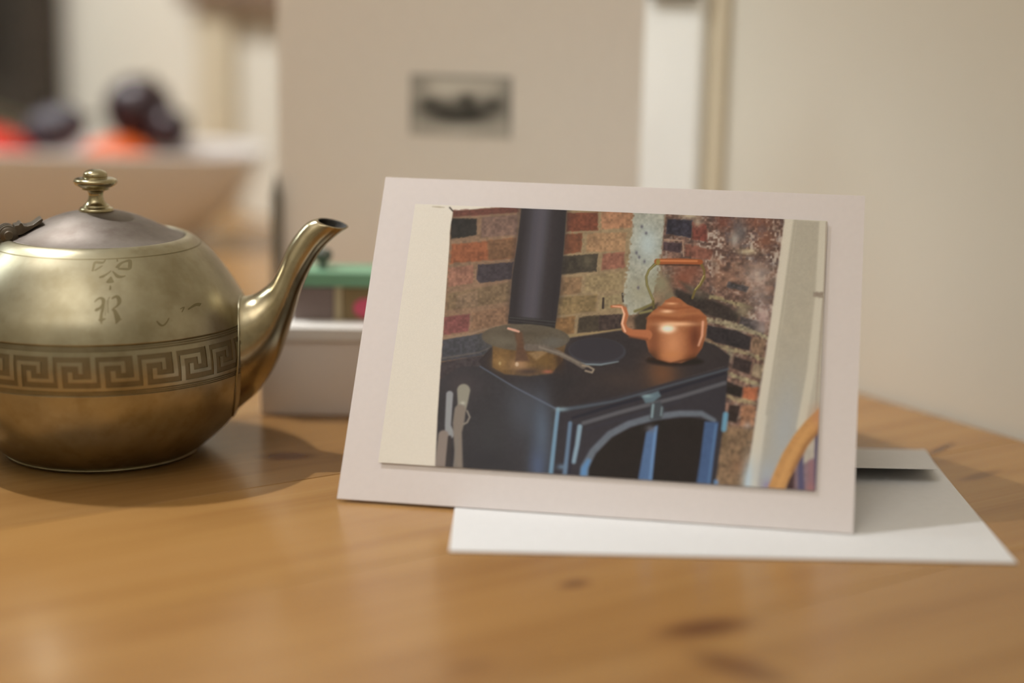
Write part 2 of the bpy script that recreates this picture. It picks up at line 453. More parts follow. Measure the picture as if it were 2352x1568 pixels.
for (zt, zb) in ((50.2, 48.5), (51.75, 51.5), (51.0, 50.75), (37.5, 36.3), (35.75, 35.5), (35.05, 34.8)):
    N = 200
    ridge([(2 * PI * i / N, 2 * PI * (i + 1) / N, zt, zb, (1, 1, 0, 0)) for i in range(N)])
mesh_obj('key_pattern_band', v, f, M_body, pot)
# engraved marks that lie on the skin
def px2skin(x, y):
    """the engraver's drawing, given in its own units around the R (y down), to angle and height on the pot"""
    X = (x - 255) / 6.55; z = 65.1 - (y - 702) / 7.8
    return math.asin(max(-1, min(1, (16.1 + X) / rad(z)))), z
def engrave(name, strokes, mat, lift=0.04):
    v, f = [], []
    for st in strokes:
        pts = catmull([(p[0], p[1], p[2]) for p in st], 5) if len(st) > 2 else st
        n0 = len(v)
        for i, (x, y, wd) in enumerate(pts):
            a = pts[max(i - 1, 0)]; b = pts[min(i + 1, len(pts) - 1)]
            dx, dy = b[0] - a[0], b[1] - a[1]; L_ = math.hypot(dx, dy) or 1
            nx, ny = -dy / L_ * wd * .6, dx / L_ * wd * .6
            v.append(surf(*px2skin(x + nx, y + ny), lift)); v.append(surf(*px2skin(x - nx, y - ny), lift))
        for i in range(len(pts) - 1):
            q = n0 + 2 * i; f.append((q, q + 1, q + 3, q + 2))
    return mesh_obj(name, v, f, mat, pot)
def zz(pts, x0=160, y0=560, s=7.128): return [(x0 + a / s, y0 + b / s, w_) for (a, b, w_) in pts]
engrave('engraved_letter', [
    zz([(400, 930, 2), (440, 880, 3.5), (490, 860, 5), (535, 900, 7), (535, 980, 6), (490, 1040, 5), (440, 1065, 7), (420, 1060, 2)]),
    zz([(545, 900, 5), (540, 1050, 6), (528, 1150, 5.5), (530, 1230, 6), (545, 1320, 1.5)]),
    zz([(490, 1240, 1.5), (535, 1250, 7), (600, 1225, 2)]),
    zz([(632, 850, 2.0), (612, 880, 1.6), (615, 1000, 1.6), (628, 1130, 1.6)]),
    zz([(590, 900, 1.2), (586, 1180, 1.2)]),
    zz([(660, 880, 3), (700, 850, 5), (740, 845, 6), (775, 900, 7.5), (780, 960, 7), (755, 1010, 4), (700, 1055, 3)]),
    zz([(680, 1065, 3), (720, 1090, 6), (755, 1160, 8), (785, 1240, 10), (775, 1300, 5), (760, 1330, 1)]),
    zz([(790, 1265, 6), (850, 1250, 1.5)]),
], M_faint)
engrave('engraved_scrollwork', [
    zz([(300, 390, 4), (305, 270, 5), (330, 240, 5), (440, 245, 4), (470, 180, 2)]),
    zz([(330, 380, 3), (400, 330, 3), (440, 300, 2)]),
    zz([(670, 350, 7), (700, 290, 6), (760, 250, 4), (840, 240, 6), (862, 330, 7), (850, 375, 5), (690, 360, 4)]),
    zz([(640, 180, 2), (660, 240, 3)]),
    zz([(420, 500, 3), (480, 480, 5), (550, 430, 3), (590, 390, 2)]),
    zz([(610, 400, 2), (650, 440, 4), (700, 490, 6), (760, 505, 5), (820, 490, 2)]),
    zz([(600, 490, 2), (600, 540, 9), (600, 590, 14), (600, 605, 2)]),
    zz([(610, 640, 1.5), (618, 690, 4), (615, 725, 3)]),
], M_faint)
engrave('scratch_mark', [
    zz([(1370, 1330, 2), (1420, 1400, 4), (1470, 1425, 4), (1520, 1370, 3), (1545, 1300, 2)]),
    zz([(1690, 1170, 2), (1740, 1150, 3), (1720, 1230, 2)]), zz([(1800, 1200, 3), (1900, 1140, 6), (1970, 1160, 6)]),
], M_faint)
v, f = [], []
for i in range(SEG):
    for (p, z) in ((2 * PI * i / SEG, 80.1), (2 * PI * i / SEG, 79.75)): v.append(surf(p, z, 0.05))
for i in range(SEG):
    j = (i + 1) % SEG; f.append((2 * i, 2 * j, 2 * j + 1, 2 * i + 1))
mesh_obj('engraved_ring', v, f, M_faint, pot, smooth=True)
# foot ring
FO = [(33.0, 0.3), (33.4, 0.0), (36.0, 0.0), (36.7, 0.5), (36.9, 1.1), (36.4, 1.7), (37.2, 2.3), (34.0, 2.6)]
mesh_obj('foot_ring', *lathe_geo(catmull(FO, 4), 128), M_body, pot, smooth=True)
# lid and knob
LID = [(32.2, 81.6), (32.35, 82.4), (32.2, 82.75), (31.0, 83.1), (28.6, 83.9), (26.0, 85.0), (22.0, 86.95), (17.0, 89.2), (12.1, 90.9), (7.0, 91.8), (0.6, 92.1)]
lid = mesh_obj('lid', *lathe_geo(catmull(LID, 6), 128), M_lid, pot, smooth=True)
KN = [(5.2, 91.3), (6.1, 91.6), (6.45, 92.3), (6.1, 93.1), (5.2, 93.5), (4.9, 93.7), (4.75, 94.2), (4.3, 94.5), (3.5, 95.4), (2.9, 96.6), (2.7, 98.0), (2.95, 99.1),
      (3.6, 99.7), (4.9, 100.0), (5.1, 100.3), (4.95, 100.6), (6.2, 101.1), (7.5, 102.0), (8.1, 103.0), (7.7, 103.9), (6.4, 104.35), (4.7, 104.4),
      (4.45, 104.7), (4.55, 105.3), (4.2, 106.3), (3.0, 107.1), (1.4, 107.5), (0.2, 107.55)]
mesh_obj('knob', *lathe_geo(catmull(KN, 4), 64), M_knob, lid, smooth=True)
# hinge at the handle side: barrel with pin ends, knuckles, and the leaf on the lid
hin = mesh_obj('hinge', *tube_geo([(-32.6, y, 83.4) for y in (-5.2, -5.0, 5.0, 5.2)], [2.7, 3.0, 3.0, 2.7], 24), M_hinge, pot, smooth=True, sharp=0.6)
for y in (-3.2, 0.0, 3.2):
    mesh_obj('hinge_knuckle', *tube_geo([(-32.6, y - 0.9, 83.4), (-32.6, y - 0.8, 83.4), (-32.6, y + 0.8, 83.4), (-32.6, y + 0.9, 83.4)], [3.1, 3.5, 3.5, 3.1], 24), M_hinge, hin, smooth=True, sharp=0.6)
mesh_obj('hinge_pin', *tube_geo([(-32.6, -5.9, 83.4), (-32.6, -5.6, 83.4), (-32.6, 5.6, 83.4), (-32.6, 5.9, 83.4)], [1.5, 1.9, 1.9, 1.5], 20), M_hinge, hin, smooth=True, sharp=0.6)
def extrude_xz(outline, y0, y1):
    n = len(outline)
    v = [(x, y0, z) for (x, z) in outline] + [(x, y1, z) for (x, z) in outline]
    f = [tuple(range(n)), tuple(range(2 * n - 1, n - 1, -1))] + [(i, (i + 1) % n, n + (i + 1) % n, n + i) for i in range(n)]
    return v, f
leaf = extrude_xz([(-30.6, 81.8), (-30.2, 85.6), (-28.8, 85.8), (-28.2, 86.6), (-27.5, 86.4), (-26.9, 85.4), (-25.6, 85.3), (-23.6, 85.8), (-21.4, 87.4), (-20.4, 88.0), (-19.9, 87.4),
                   (-20.8, 86.0), (-22.4, 85.2), (-24.8, 83.8), (-27.6, 82.2)], -4.0, 4.0)
o = mesh_obj('hinge_leaf', *leaf, M_hinge, hin); bevel(o, 0.25, 2); o.location = (0, 0, 0.0012)
o = mesh_obj('hinge_block', *extrude_xz([(-42, 76.5), (-42, 82.5), (-36, 83.0), (-33, 80.8), (-30, 80.9), (-32, 79.6), (-37, 78.2)], -4.6, 4.6), M_hinge, hin); bevel(o, 0.3, 2)
hin.rotation_euler = (0, 0, math.radians(21.5)); hin.location = (0, 0, 0.0011)      # the handle side is turned a little towards the viewer
# handle (mostly beyond the left edge of the picture)
hp = catmull([(-47, 0, 68), (-56, 0, 70), (-68, 0, 69), (-80, 0, 62), (-85, 0, 50), (-81, 0, 36), (-71, 0, 24), (-60, 0, 18), (-52.5, 0, 18)], 8)
ho = mesh_obj('handle', *tube_geo(hp, [4.2 + 1.2 * math.sin(PI * i / (len(hp) - 1)) for i in range(len(hp))], 20, flat=1.15), M_spout, pot, smooth=True)
ho.rotation_euler = (0, 0, math.radians(21.5))
# spout: pairs of upper / lower edge points in the pot's x-z plane
SP = [(50.5, 58.8, 44.0, 12.2, 20.5), (54.1, 60.2, 50.0, 14.8, 18.5), (57.0, 60.7, 55.0, 18.9, 16.2), (60.6, 62.3, 61.0, 24.6, 13.6), (65.1, 66.2, 68.0, 36.0, 10.6), (68.3, 71.8, 73.0, 50.6, 8.4), (72.1, 80.2, 77.2, 64.3, 6.6),
      (75.9, 85.7, 81.4, 73.6, 5.6), (79.0, 88.9, 85.3, 79.7, 5.0), (81.4, 90.2, 89.6, 84.0, 4.7), (82.7, 90.35, 94.6, 87.7, 4.8)]
SPP = catmull(SP, 6)
v, f = [], []
sg = 40
def ring(p, shrink=0.0, drop=0.0):
    a = Vector((p[0], 0, p[1])); b = Vector((p[2], 0, p[3])); c = (a + b) / 2; h = (a - b) / 2
    Lh = h.length; out = []
    for s in range(sg):
        t = 2 * PI * s / sg
        q = c + h * ((Lh - shrink) / Lh) * math.cos(t) + Vector((0, (p[4] - shrink) * math.sin(t), 0)) + Vector((0, 0, -drop))
        if p[0] > 82.0: q.z += q.y * 0.16 * (p[0] - 82.0) / 0.7
        out.append(tuple(q))
    return out
for p in SPP: v += ring(p)
n = len(SPP)
v += ring(SPP[-1], 0.55, -0.1); v += ring(SPP[-1], 0.9, 0.5); v += ring(SPP[-7], 1.0, 0.0); v += ring(SPP[-14], 1.2, 0.0); n += 4
for i in range(n - 1):
    for s in range(sg):
        t = (s + 1) % sg; f.append((i * sg + s, i * sg + t, (i + 1) * sg + t, (i + 1) * sg + s))
f.append(tuple((n - 1) * sg + s for s in range(sg)))
mi = [0] * ((n - 4) * sg) + [1] * (3 * sg) + [1]
mi = [0] * ((len(f) - 1) - 3 * sg) + [1] * (3 * sg) + [1]
mi = mi[:len(f)]
mesh_obj('spout', v, f, [M_spout, M_inside], pot, smooth=True, midx=mi)
# moulded collar where the spout meets the body
cp = []
for i in range(49):
    t = 2 * PI * i / 48
    p = SPP[5]
    a = Vector((p[0], 0, p[1])); b = Vector((p[2], 0, p[3])); c = (a + b) / 2; h = (a - b) / 2
    q = c + h * 1.01 * math.cos(t) + Vector((0, (p[4] + .3) * math.sin(t), 0))
    r = rad(min(max(q.z, 2), 78)) + 0.1
    x = math.sqrt(max(r * r - q.y * q.y, 1)); cp.append((x, q.y, q.z))
mesh_obj('spout_collar', *tube_geo(cp, 0.45, 10), M_body, pot, smooth=True)

# ================================================================== envelope and photo card
env = empty('envelope', W(-18.9, 533.2, 0), 'white paper envelope lying under the photo card with its flap lifted', 'envelope', rot=-0.003)
EW, EH = 182.6, 132.4
o = box('sheet', (0, EW, 0, EH, 0.05, 0.75), M_env, env); bevel(o, 0.2, 1)
fl = []
for i in range(9):
    t = i / 8.0
    yy = EH - 46.0 * t
    zz_ = 0.9 + 5.4 * (t ** 0.8)
    fl.append((yy, zz_))
v, f = [], []
for (i, (yy, z_)) in enumerate(fl):
    t = i / 8.0
    for (dx, dz) in ((0, 0), (0, 0.3)):
        v.append((6.0 * t, yy, z_ + dz)); v.append((EW - 6.0 * t, yy, z_ + dz))
for i in range(8):
    a = 4 * i; b = a + 4
    f += [(a, a + 1, b + 1, b), (a + 2, b + 2, b + 3, a + 3), (a, b, b + 2, a + 2), (a + 1, a + 3, b + 3, b + 1)]
f += [(0, 2, 3, 1), (32, 33, 35, 34)]
mesh_obj('flap', v, f, M_env, env)

card = empty('photo_card', W(27.6, 571.2, 1.15), 'white folded card with a mounted colour photo of a copper kettle on a stove', 'greeting card', rot=-0.158)
LEAN = 0.601; CW, CH = 178.0, 127.0
front = box('front_panel', (-CW / 2, CW / 2, 0, 0.35, 0, CH), M_card, card)
front.rotation_euler = (-LEAN, 0, 0)
back = box('back_panel', (-CW / 2, CW / 2, -0.35, 0, -CH, 0), M_card, card)
back.location = (0, math.sin(LEAN) * CH / 1000 + 0.0004, math.cos(LEAN) * CH / 1000)
back.rotation_euler = (LEAN, 0, 0)

# ------------------------------------------------------------------ the printed photograph (flat ink on a 152 x 102 mm sheet)
def paint_photo(NX, NY):
    rs = np.random.RandomState(7)
    uu = (np.arange(NX) + 0.5) / NX * 152.0; vv = 102.0 - (np.arange(NY) + 0.5) / NY * 102.0
    U, V = np.meshgrid(uu, vv)
    Hm = np.array([[6.13337737, 1.41483506, 869.182467], [0.146851706, -5.52651475, 1070.14741], [-2.505814e-4, 6.07994601e-4, 1.0]])
    D = Hm[2, 0] * U + Hm[2, 1] * V + 1
    X = (Hm[0, 0] * U + Hm[0, 1] * V + Hm[0, 2]) / D; Y = (Hm[1, 0] * U + Hm[1, 1] * V + Hm[1, 2]) / D
    X = X.astype(np.float32); Y = Y.astype(np.float32)
    img = np.zeros((NY, NX, 3), np.float32); img[:] = (216, 203, 186)
    def vn(scale, seed, ax=1.0, ay=1.0):
        g = np.random.RandomState(seed).rand(97, 97).astype(np.float32)
        a = X / scale * ax; b = Y / scale * ay
        ia = np.floor(a).astype(int); ib = np.floor(b).astype(int); fa = a - ia; fb = b - ib
        fa = fa * fa * (3 - 2 * fa); fb = fb * fb * (3 - 2 * fb)
        q = lambda i, j: g[(ib + j) % 97, (ia + i) % 97]
        return (q(0, 0) * (1 - fa) * (1 - fb) + q(1, 0) * fa * (1 - fb) + q(0, 1) * (1 - fa) * fb + q(1, 1) * fa * fb)
    N6, N12, N25, N60 = vn(5, 1), vn(11, 2), vn(24, 3), vn(60, 4)
    NM = 0.5 * N6 + 0.3 * N12 + 0.2 * N25
    def bbox(pts, pad):
        xs = [p[0] for p in pts]; ys = [p[1] for p in pts]
        m_ = (X > min(xs) - pad) & (X < max(xs) + pad) & (Y > min(ys) - pad) & (Y < max(ys) + pad)
        r = np.where(m_.any(1))[0]; c = np.where(m_.any(0))[0]
        if len(r) == 0 or len(c) == 0: return None
        return slice(r[0], r[-1] + 1), slice(c[0], c[-1] + 1)
    def edge_dist(x, y, pts, closed=True):
        d = np.full(x.shape, 1e9, np.float32)
        n = len(pts)
        for i in range(n if closed else n - 1):
            (x0, y0), (x1, y1) = pts[i][:2], pts[(i + 1) % n][:2]
            dx, dy = x1 - x0, y1 - y0; L2 = dx * dx + dy * dy + 1e-6
            t = np.clip(((x - x0) * dx + (y - y0) * dy) / L2, 0, 1)
            d = np.minimum(d, np.hypot(x - x0 - t * dx, y - y0 - t * dy))
        return d
    def inside(x, y, pts):
        r = np.zeros(x.shape, bool); n = len(pts); j = n - 1
        for i in range(n):
            xi, yi = pts[i]; xj, yj = pts[j]
            if yi != yj:
                r ^= ((yi > y) != (yj > y)) & (x < (xj - xi) * (y - yi) / (yj - yi) + xi)
            j = i
        return r
    def blend(bb, mk, col):
        sl = img[bb]
        c = np.array(col, np.float32) if not isinstance(col, np.ndarray) or col.ndim == 1 else col
        img[bb] = sl * (1 - mk[..., None]) + c * mk[..., None]
    def poly(pts, col, soft=1.2, tex=0.0, op=1.0, tx=None, rag=0.0):
        bb = bbox(pts, soft + 2 + rag)
        if bb is None: return
        x, y = X[bb], Y[bb]
        d = edge_dist(x, y, pts); s = np.where(inside(x, y, pts), d, -d)
        if rag: s = s + (N6[bb] - 0.5) * 2 * rag
        mk = np.clip(0.5 + s / (2 * soft), 0, 1) * op
        c = np.ones(x.shape + (3,), np.float32) * np.array(col, np.float32)
        if tex:
            t = (NM if tx is None else tx)[bb]
            c = c * (1 + tex * (t - 0.5) * 2)[..., None]
        blend(bb, mk, c)
    def stroke(pts, col, soft=1.2, op=1.0, tex=0.0, rag=0.0):
        """pts: (x, y, width)"""
        wmax = max(p[2] for p in pts)
        bb = bbox(pts, wmax + soft + 2)
        if bb is None: return
        x, y = X[bb], Y[bb]; s = np.full(x.shape, -1e9, np.float32)
        for i in range(len(pts) - 1):
            x0, y0, w0 = pts[i]; x1, y1, w1 = pts[i + 1]
            dx, dy = x1 - x0, y1 - y0; L2 = dx * dx + dy * dy + 1e-6
            t = np.clip(((x - x0) * dx + (y - y0) * dy) / L2, 0, 1)
            s = np.maximum(s, (w0 + (w1 - w0) * t) / 2 - np.hypot(x - x0 - t * dx, y - y0 - t * dy))
        if rag: s = s + (0.6 * N6[bb] + 0.4 * N12[bb] - 0.5) * 2 * rag
        mk = np.clip(0.5 + s / (2 * soft), 0, 1) * op
        c = np.ones(x.shape + (3,), np.float32) * np.array(col, np.float32)
        if tex: c = c * (1 + tex * (NM[bb] - 0.5) * 2)[..., None]
        blend(bb, mk, c)
    def glow(cx, cy, rx, ry, col, op=1.0, ang=0.0, p=2.0, clip=None):
        R_ = max(rx, ry) * 1.8
        bb = bbox([(cx - R_, cy - R_), (cx + R_, cy + R_)], 0)
        if bb is None: return
        x, y = X[bb] - cx, Y[bb] - cy; ca, sa = math.cos(ang), math.sin(ang)
        q = np.hypot((x * ca + y * sa) / rx, (-x * sa + y * ca) / ry)
        mk = np.exp(-q ** p) * op
        if clip is not None: mk = mk * inside(X[bb], Y[bb], clip)
        blend(bb, mk, col)
    def ell(cx, cy, rx, ry, col, ang=0.0, soft=1.2, tex=0.0, op=1.0):
        ca, sa = math.cos(ang), math.sin(ang)
        poly([(cx + rx * math.cos(t) * ca - ry * math.sin(t) * sa, cy + rx * math.cos(t) * sa + ry * math.sin(t) * ca) for t in np.linspace(0, 2 * PI, 40)[:-1]], col, soft, tex, op)
    # plain plaster edge on the left and above
    stroke([(994, 484, 1.2), (1010, 485, 2.5), (1022, 486, 1)], (150, 132, 100), 1, .7)
    main = [(1041, 495), (1070, 492), (1110, 488), (1160, 485), (1200, 484), (1250, 484), (1320, 486), (1420, 491), (1560, 500), (1700, 508), (1915, 522),
            (1890, 1160), (995, 1090), (1001, 1070), (1006, 960), (1013, 850), (1021, 740), (1028, 640), (1033, 570), (1034, 540), (1038, 515)]
    poly(main, (138, 108, 84), 1.3, .18)
    # --- bricks left of the flue
    B = lambda pts, col, t=.22: poly(pts, col, 2.0, t, 1, None, 1.6)
    B([(1042, 493), (1192, 484), (1192, 497), (1041, 508)], (108, 66, 54))
    B([(1037, 517), (1040, 510), (1096, 512), (1095, 549), (1036, 559)], (52, 46, 40))
    B([(1108, 508), (1190, 503), (1188, 548), (1105, 555)], (124, 96, 82))
    B([(1038, 571), (1186, 556), (1182, 602), (1035, 614)], (146, 88, 58)); B([(1120, 562), (1186, 557), (1182, 602), (1122, 606)], (122, 88, 62))
    B([(1032, 624), (1090, 618), (1088, 660), (1030, 668)], (148, 104, 84))
    B([(1099, 617), (1180, 611), (1176, 650), (1104, 659), (1096, 650)], (70, 60, 62))
    B([(1028, 684), (1174, 656), (1171, 702), (1025, 722)], (126, 102, 76)); B([(1050, 690), (1100, 674), (1098, 712), (1048, 716)], (134, 108, 84))
    B([(1022, 737), (1080, 730), (1077, 769), (1020, 778)], (126, 76, 70)); B([(1086, 728), (1170, 710), (1167, 752), (1083, 768)], (132, 100, 76))
    B([(1018, 789), (1120, 772), (1140, 800), (1112, 826), (1015, 838)], (76, 73, 76)); stroke([(1014, 832, 4), (1100, 818, 3), (1130, 806, 2)], (110, 100, 88), 2, .7)
    B([(1014, 840), (1110, 824), (1120, 860), (1011, 900)], (72, 62, 62))
    stroke([(1016, 786, 5), (1080, 776, 5), (1118, 764, 4)], (150, 122, 98), 1.6, .8)
    # --- bricks right of the flue
    poly([(1296, 486), (1456, 492), (1446, 640), (1428, 770), (1276, 790)], (150, 126, 94), 1.5, .16)
    B([(1303, 499), (1374, 497), (1373, 538), (1301, 541)], (118, 68, 48)); B([(1382, 496), (1456, 494), (1454, 532), (1381, 536)], (164, 118, 86))
    B([(1298, 547), (1338, 545), (1335, 588), (1295, 593)], (122, 76, 52)); B([(1350, 546), (1440, 543), (1434, 586), (1346, 588)], (158, 122, 88))
    B([(1291, 598), (1374, 592), (1370, 632), (1288, 640)], (72, 62, 50)); B([(1384, 592), (1434, 588), (1436, 624), (1382, 630)], (148, 98, 78))
    glow(1350, 610, 12, 14, (120, 110, 84), .5)
    B([(1288, 646), (1338, 644), (1334, 682), (1284, 688)], (136, 106, 76)); B([(1345, 642), (1432, 634), (1428, 674), (1342, 682)], (146, 124, 90))
    B([(1282, 692), (1372, 686), (1368, 724), (1278, 734)], (136, 112, 76)); B([(1378, 690), (1428, 684), (1426, 718), (1376, 722)], (146, 126, 92))
    stroke([(1386, 694, 4), (1385, 716, 5)], (58, 46, 40), 1.5); stroke([(1430, 684, 5), (1432, 702, 4)], (58, 48, 44), 1.5)
    B([(1274, 740), (1322, 734), (1318, 774), (1270, 782)], (132, 98, 62)); B([(1330, 738), (1378, 732), (1376, 770), (1326, 774)], (74, 62, 48)); B([(1376, 733), (1430, 730), (1428, 765), (1374, 770)], (66, 52, 46), .5)
    stroke([(1300, 781, 3), (1360, 774, 3), (1428, 764, 3)], (156, 132, 88), 1.4, .8)
    # --- plaster in the corner
    poly([(1456, 490), (1530, 494), (1524, 560), (1512, 640), (1490, 720), (1440, 735), (1432, 690), (1444, 610)], (162, 158, 142), 3, .16, 1, None, 4)
    glow(1488, 570, 26, 40, (176, 186, 184), .8); glow(1470, 680, 34, 34, (156, 146, 118), .6)
    for (a, b) in ((1474, 530), (1484, 545), (1468, 600), (1480, 610), (1466, 670), (1462, 590)): glow(a, b, 3, 4, (96, 90, 100), .8)
    # --- worn brick wall on the right
    rw = [(1530, 494), (1812, 512), (1800, 620), (1786, 740), (1768, 800), (1750, 900), (1730, 1040), (1716, 1135), (1620, 1130), (1660, 870), (1640, 790), (1560, 700), (1520, 640), (1522, 560)]
    poly(rw, (122, 92, 78), 2, .45, 1, None, 2)
    q = np.clip((0.6 * vn(6, 31) + 0.4 * vn(14, 32) - 0.60) * 5, 0, 1) * inside(X, Y, rw)
    img[:] = img * (1 - 0.55 * q[..., None]) + np.array((170, 152, 136)) * 0.55 * q[..., None]
    q = np.clip((0.6 * vn(7, 33) + 0.4 * vn(16, 34) - 0.62) * 5, 0, 1) * inside(X, Y, rw)
    img[:] = img * (1 - 0.6 * q[..., None]) + np.array((78, 62, 58)) * 0.6 * q[..., None]
    q = np.clip((0.5 * N6 + 0.3 * N12 + 0.4 * N25 + 0.2 * N60 - 0.72) * 4, 0, 1) * inside(X, Y, [(1545, 496), (1812, 512), (1790, 720), (1770, 800), (1640, 660), (1600, 560)])
    img[:] = img * (1 - 0.85 * q[..., None]) + np.array((182, 166, 150)) * 0.85 * q[..., None]
    q = np.clip((0.5 * vn(7, 21) + 0.5 * vn(18, 22) - 0.58) * 5, 0, 1) * inside(X, Y, [(1640, 500), (1800, 512), (1786, 740), (1700, 690), (1650, 600)])
    img[:] = img * (1 - 0.6 * q[..., None]) + np.array((92, 80, 82)) * 0.6 * q[..., None]
    B([(1532, 512), (1590, 515), (1588, 556), (1530, 546)], (58, 52, 60), .4); B([(1590, 520), (1622, 525), (1624, 565), (1588, 558)], (120, 66, 54), .3)
    glow(1585, 505, 20, 7, (190, 172, 142), .9); glow(1602, 522, 10, 9, (176, 156, 132), .8); glow(1560, 500, 14, 5, (170, 150, 128), .7)
    glow(1700, 540, 16, 30, (110, 104, 104), .7); glow(1740, 520, 30, 14, (140, 84, 62), .6); glow(1755, 560, 22, 20, (148, 92, 66), .6); glow(1660, 520, 18, 16, (128, 72, 56), .7); glow(1686, 560, 10, 16, (176, 168, 156), .7)
    B([(1525, 566), (1566, 568), (1562, 590), (1522, 584)], (76, 58, 60), .3); stroke([(1526, 560, 4), (1568, 562, 3), (1570, 598, 3)], (176, 140, 116), 1.5, .8)
    B([(1574, 570), (1640, 584), (1630, 606), (1572, 598)], (128, 82, 66), .3)
    stroke([(1640, 582, 4), (1690, 592, 4), (1770, 606, 4)], (92, 68, 60), 2, .7); glow(1716, 587, 20, 7, (198, 178, 140), .8)
    poly([(1632, 600), (1780, 620), (1775, 690), (1640, 670)], (140, 102, 80), 6, .45, .5, N12)
    glow(1740, 640, 34, 30, (176, 160, 150), .6); glow(1745, 690, 26, 30, (150, 132, 124), .6)
    glow(1520, 660, 24, 26, (140, 134, 104), .8); glow(1570, 650, 26, 26, (138, 82, 60), .9); glow(1590, 630, 30, 16, (132, 78, 58), .7); glow(1540, 690, 16, 14, (120, 112, 88), .7)
    B([(1672, 656), (1720, 668), (1712, 680), (1668, 668)], (84, 76, 74), .3)
    poly([(1548, 672), (1600, 686), (1660, 706), (1700, 730), (1690, 752), (1630, 736), (1590, 720), (1555, 700)], (56, 46, 40), 5, .3, .95, None, 3)
    poly([(1560, 655), (1600, 670), (1640, 690), (1600, 700)], (84, 74, 62), 5, .3, .8)
    stroke([(1632, 690, 8), (1680, 704, 8), (1726, 716, 6)], (150, 136, 98), 2.5, .8, .35, 4.5); glow(1706, 722, 16, 16, (146, 132, 104), .8)
    B([(1700, 736), (1756, 750), (1752, 780), (1694, 764)], (88, 78, 76), .4)
    glow(1752, 735, 16, 22, (182, 152, 142), .9); glow(1750, 765, 14, 10, (170, 150, 140), .7)
    stroke([(1626, 744, 10), (1676, 754, 14), (1716, 766, 10), (1760, 784, 8)], (148, 134, 106), 2.5, .9, .35, 4.5)
    B([(1624, 756), (1690, 768), (1724, 782), (1720, 814), (1640, 794), (1622, 784)], (52, 44, 44), .3)
    B([(1727, 782), (1758, 790), (1752, 828), (1724, 818)], (142, 112, 88), .3)
    stroke([(1622, 796, 6), (1670, 808, 9), (1714, 820, 8), (1756, 836, 7)], (152, 136, 102), 2, .9, .35, 4.5); glow(1676, 822, 8, 12, (150, 138, 112), .8)
    B([(1686, 826), (1726, 840), (1720, 868), (1682, 854)], (62, 48, 44), .3); B([(1730, 842), (1756, 848), (1748, 880), (1724, 872)], (152, 130, 104), .3)
    stroke([(1670, 864, 8), (1700, 878, 9), (1745, 892, 9)], (150, 136, 104), 2, .9, .35, 4.5)
    B([(1668, 884), (1706, 899), (1701, 922), (1662, 910)], (48, 38, 32), .3); B([(1707, 898), (1741, 898), (1737, 930), (1704, 925)], (170, 100, 66), .2)
    stroke([(1664, 916, 7), (1700, 928, 8), (1738, 936, 7)], (146, 128, 96), 2, .9, .35, 4.5)
    B([(1674, 937), (1699, 940), (1691, 980), (1670, 975)], (58, 44, 38), .3); B([(1702, 940), (1736, 942), (1730, 988), (1698, 986)], (150, 106, 78), .35)
    poly([(1660, 985), (1732, 992), (1714, 1134), (1640, 1128), (1650, 1040)], (134, 106, 78), 5, .35, .9); glow(1662, 1018, 10, 30, (92, 74, 52), .6); glow(1700, 1080, 20, 20, (150, 108, 78), .6); glow(1716, 985, 10, 8, (184, 164, 150), .7)
    # --- white door frame on the right
    poly([(1806, 512), (1920, 520), (1890, 1150), (1708, 1134), (1726, 1040), (1744, 930), (1770, 760), (1790, 640)], (186, 174, 154), 2.2, .03)
    def yx(pts, col, op=1, s=2.5): stroke([(a, b, c) for (a, b, c) in pts], col, s, op)
    yx([(1811, 512, 20), (1792, 650, 20), (1772, 800, 22), (1748, 960, 24), (1724, 1136, 26)], (207, 194, 174), .95)
    yx([(1826, 516, 4), (1806, 660, 4), (1782, 810, 4), (1760, 960, 5)], (172, 160, 138), .8)
    poly([(1830, 516), (1880, 520), (1868, 700), (1846, 900), (1810, 1060), (1760, 1140), (1738, 1138), (1764, 960), (1784, 830), (1808, 670)], (176, 164, 144), 3, .03)
    glow(1800, 1000, 40, 120, (166, 166, 166), .8, .12); glow(1716, 1110, 14, 50, (176, 190, 200), .8, .1); glow(1760, 1100, 24, 40, (160, 164, 172), .7)
    yx([(1890, 520, 18), (1880, 690, 16), (1862, 860, 18), (1838, 990, 20)], (202, 190, 170), .9)
    yx([(1897, 520, 2.5), (1892, 680, 3)], (150, 128, 112), .7, 1.2); yx([(1890, 690, 3), (1872, 950, 3)], (150, 128, 112), .6, 1.2)
    B([(1866, 679), (1892, 680), (1890, 694), (1866, 690)], (158, 140, 122), .1)
    # --- flue pipe
    fl_ = [(1199, 482), (1302, 486), (1296, 570), (1286, 680), (1274, 768), (1168, 750), (1178, 640), (1190, 560)]
    poly(fl_, (58, 50, 50), 1.6, .06)
    for (a, w_, c, o_) in ((0.06, 20, (50, 43, 42), .6), (0.42, 46, (78, 71, 76), .9), (0.46, 24, (94, 88, 93), .6), (0.94, 20, (48, 41, 41), .7)):
        stroke([(1199 + a * 103, 480, w_), (1190 + a * 106, 560, w_), (1178 + a * 108, 660, w_), (1172 + a * 105, 735, w_)], c, 11, o_)
    poly([(1170, 735), (1276, 745), (1274, 768), (1168, 752)], (50, 44, 42), 3, .1, .9); stroke([(1172, 738, 2), (1276, 748, 2)], (92, 86, 84), 1, .6); stroke([(1170, 744, 2), (1275, 755, 2)], (84, 78, 76), 1, .5)
    # --- stove top
    poly([(1100, 838), (1128, 806), (1300, 786), (1420, 768), (1520, 760), (1640, 800), (1676, 826), (1672, 848), (1500, 898), (1420, 920), (1290, 950), (1272, 946), (1180, 896), (1108, 852)], (56, 47, 46), 2, .1)
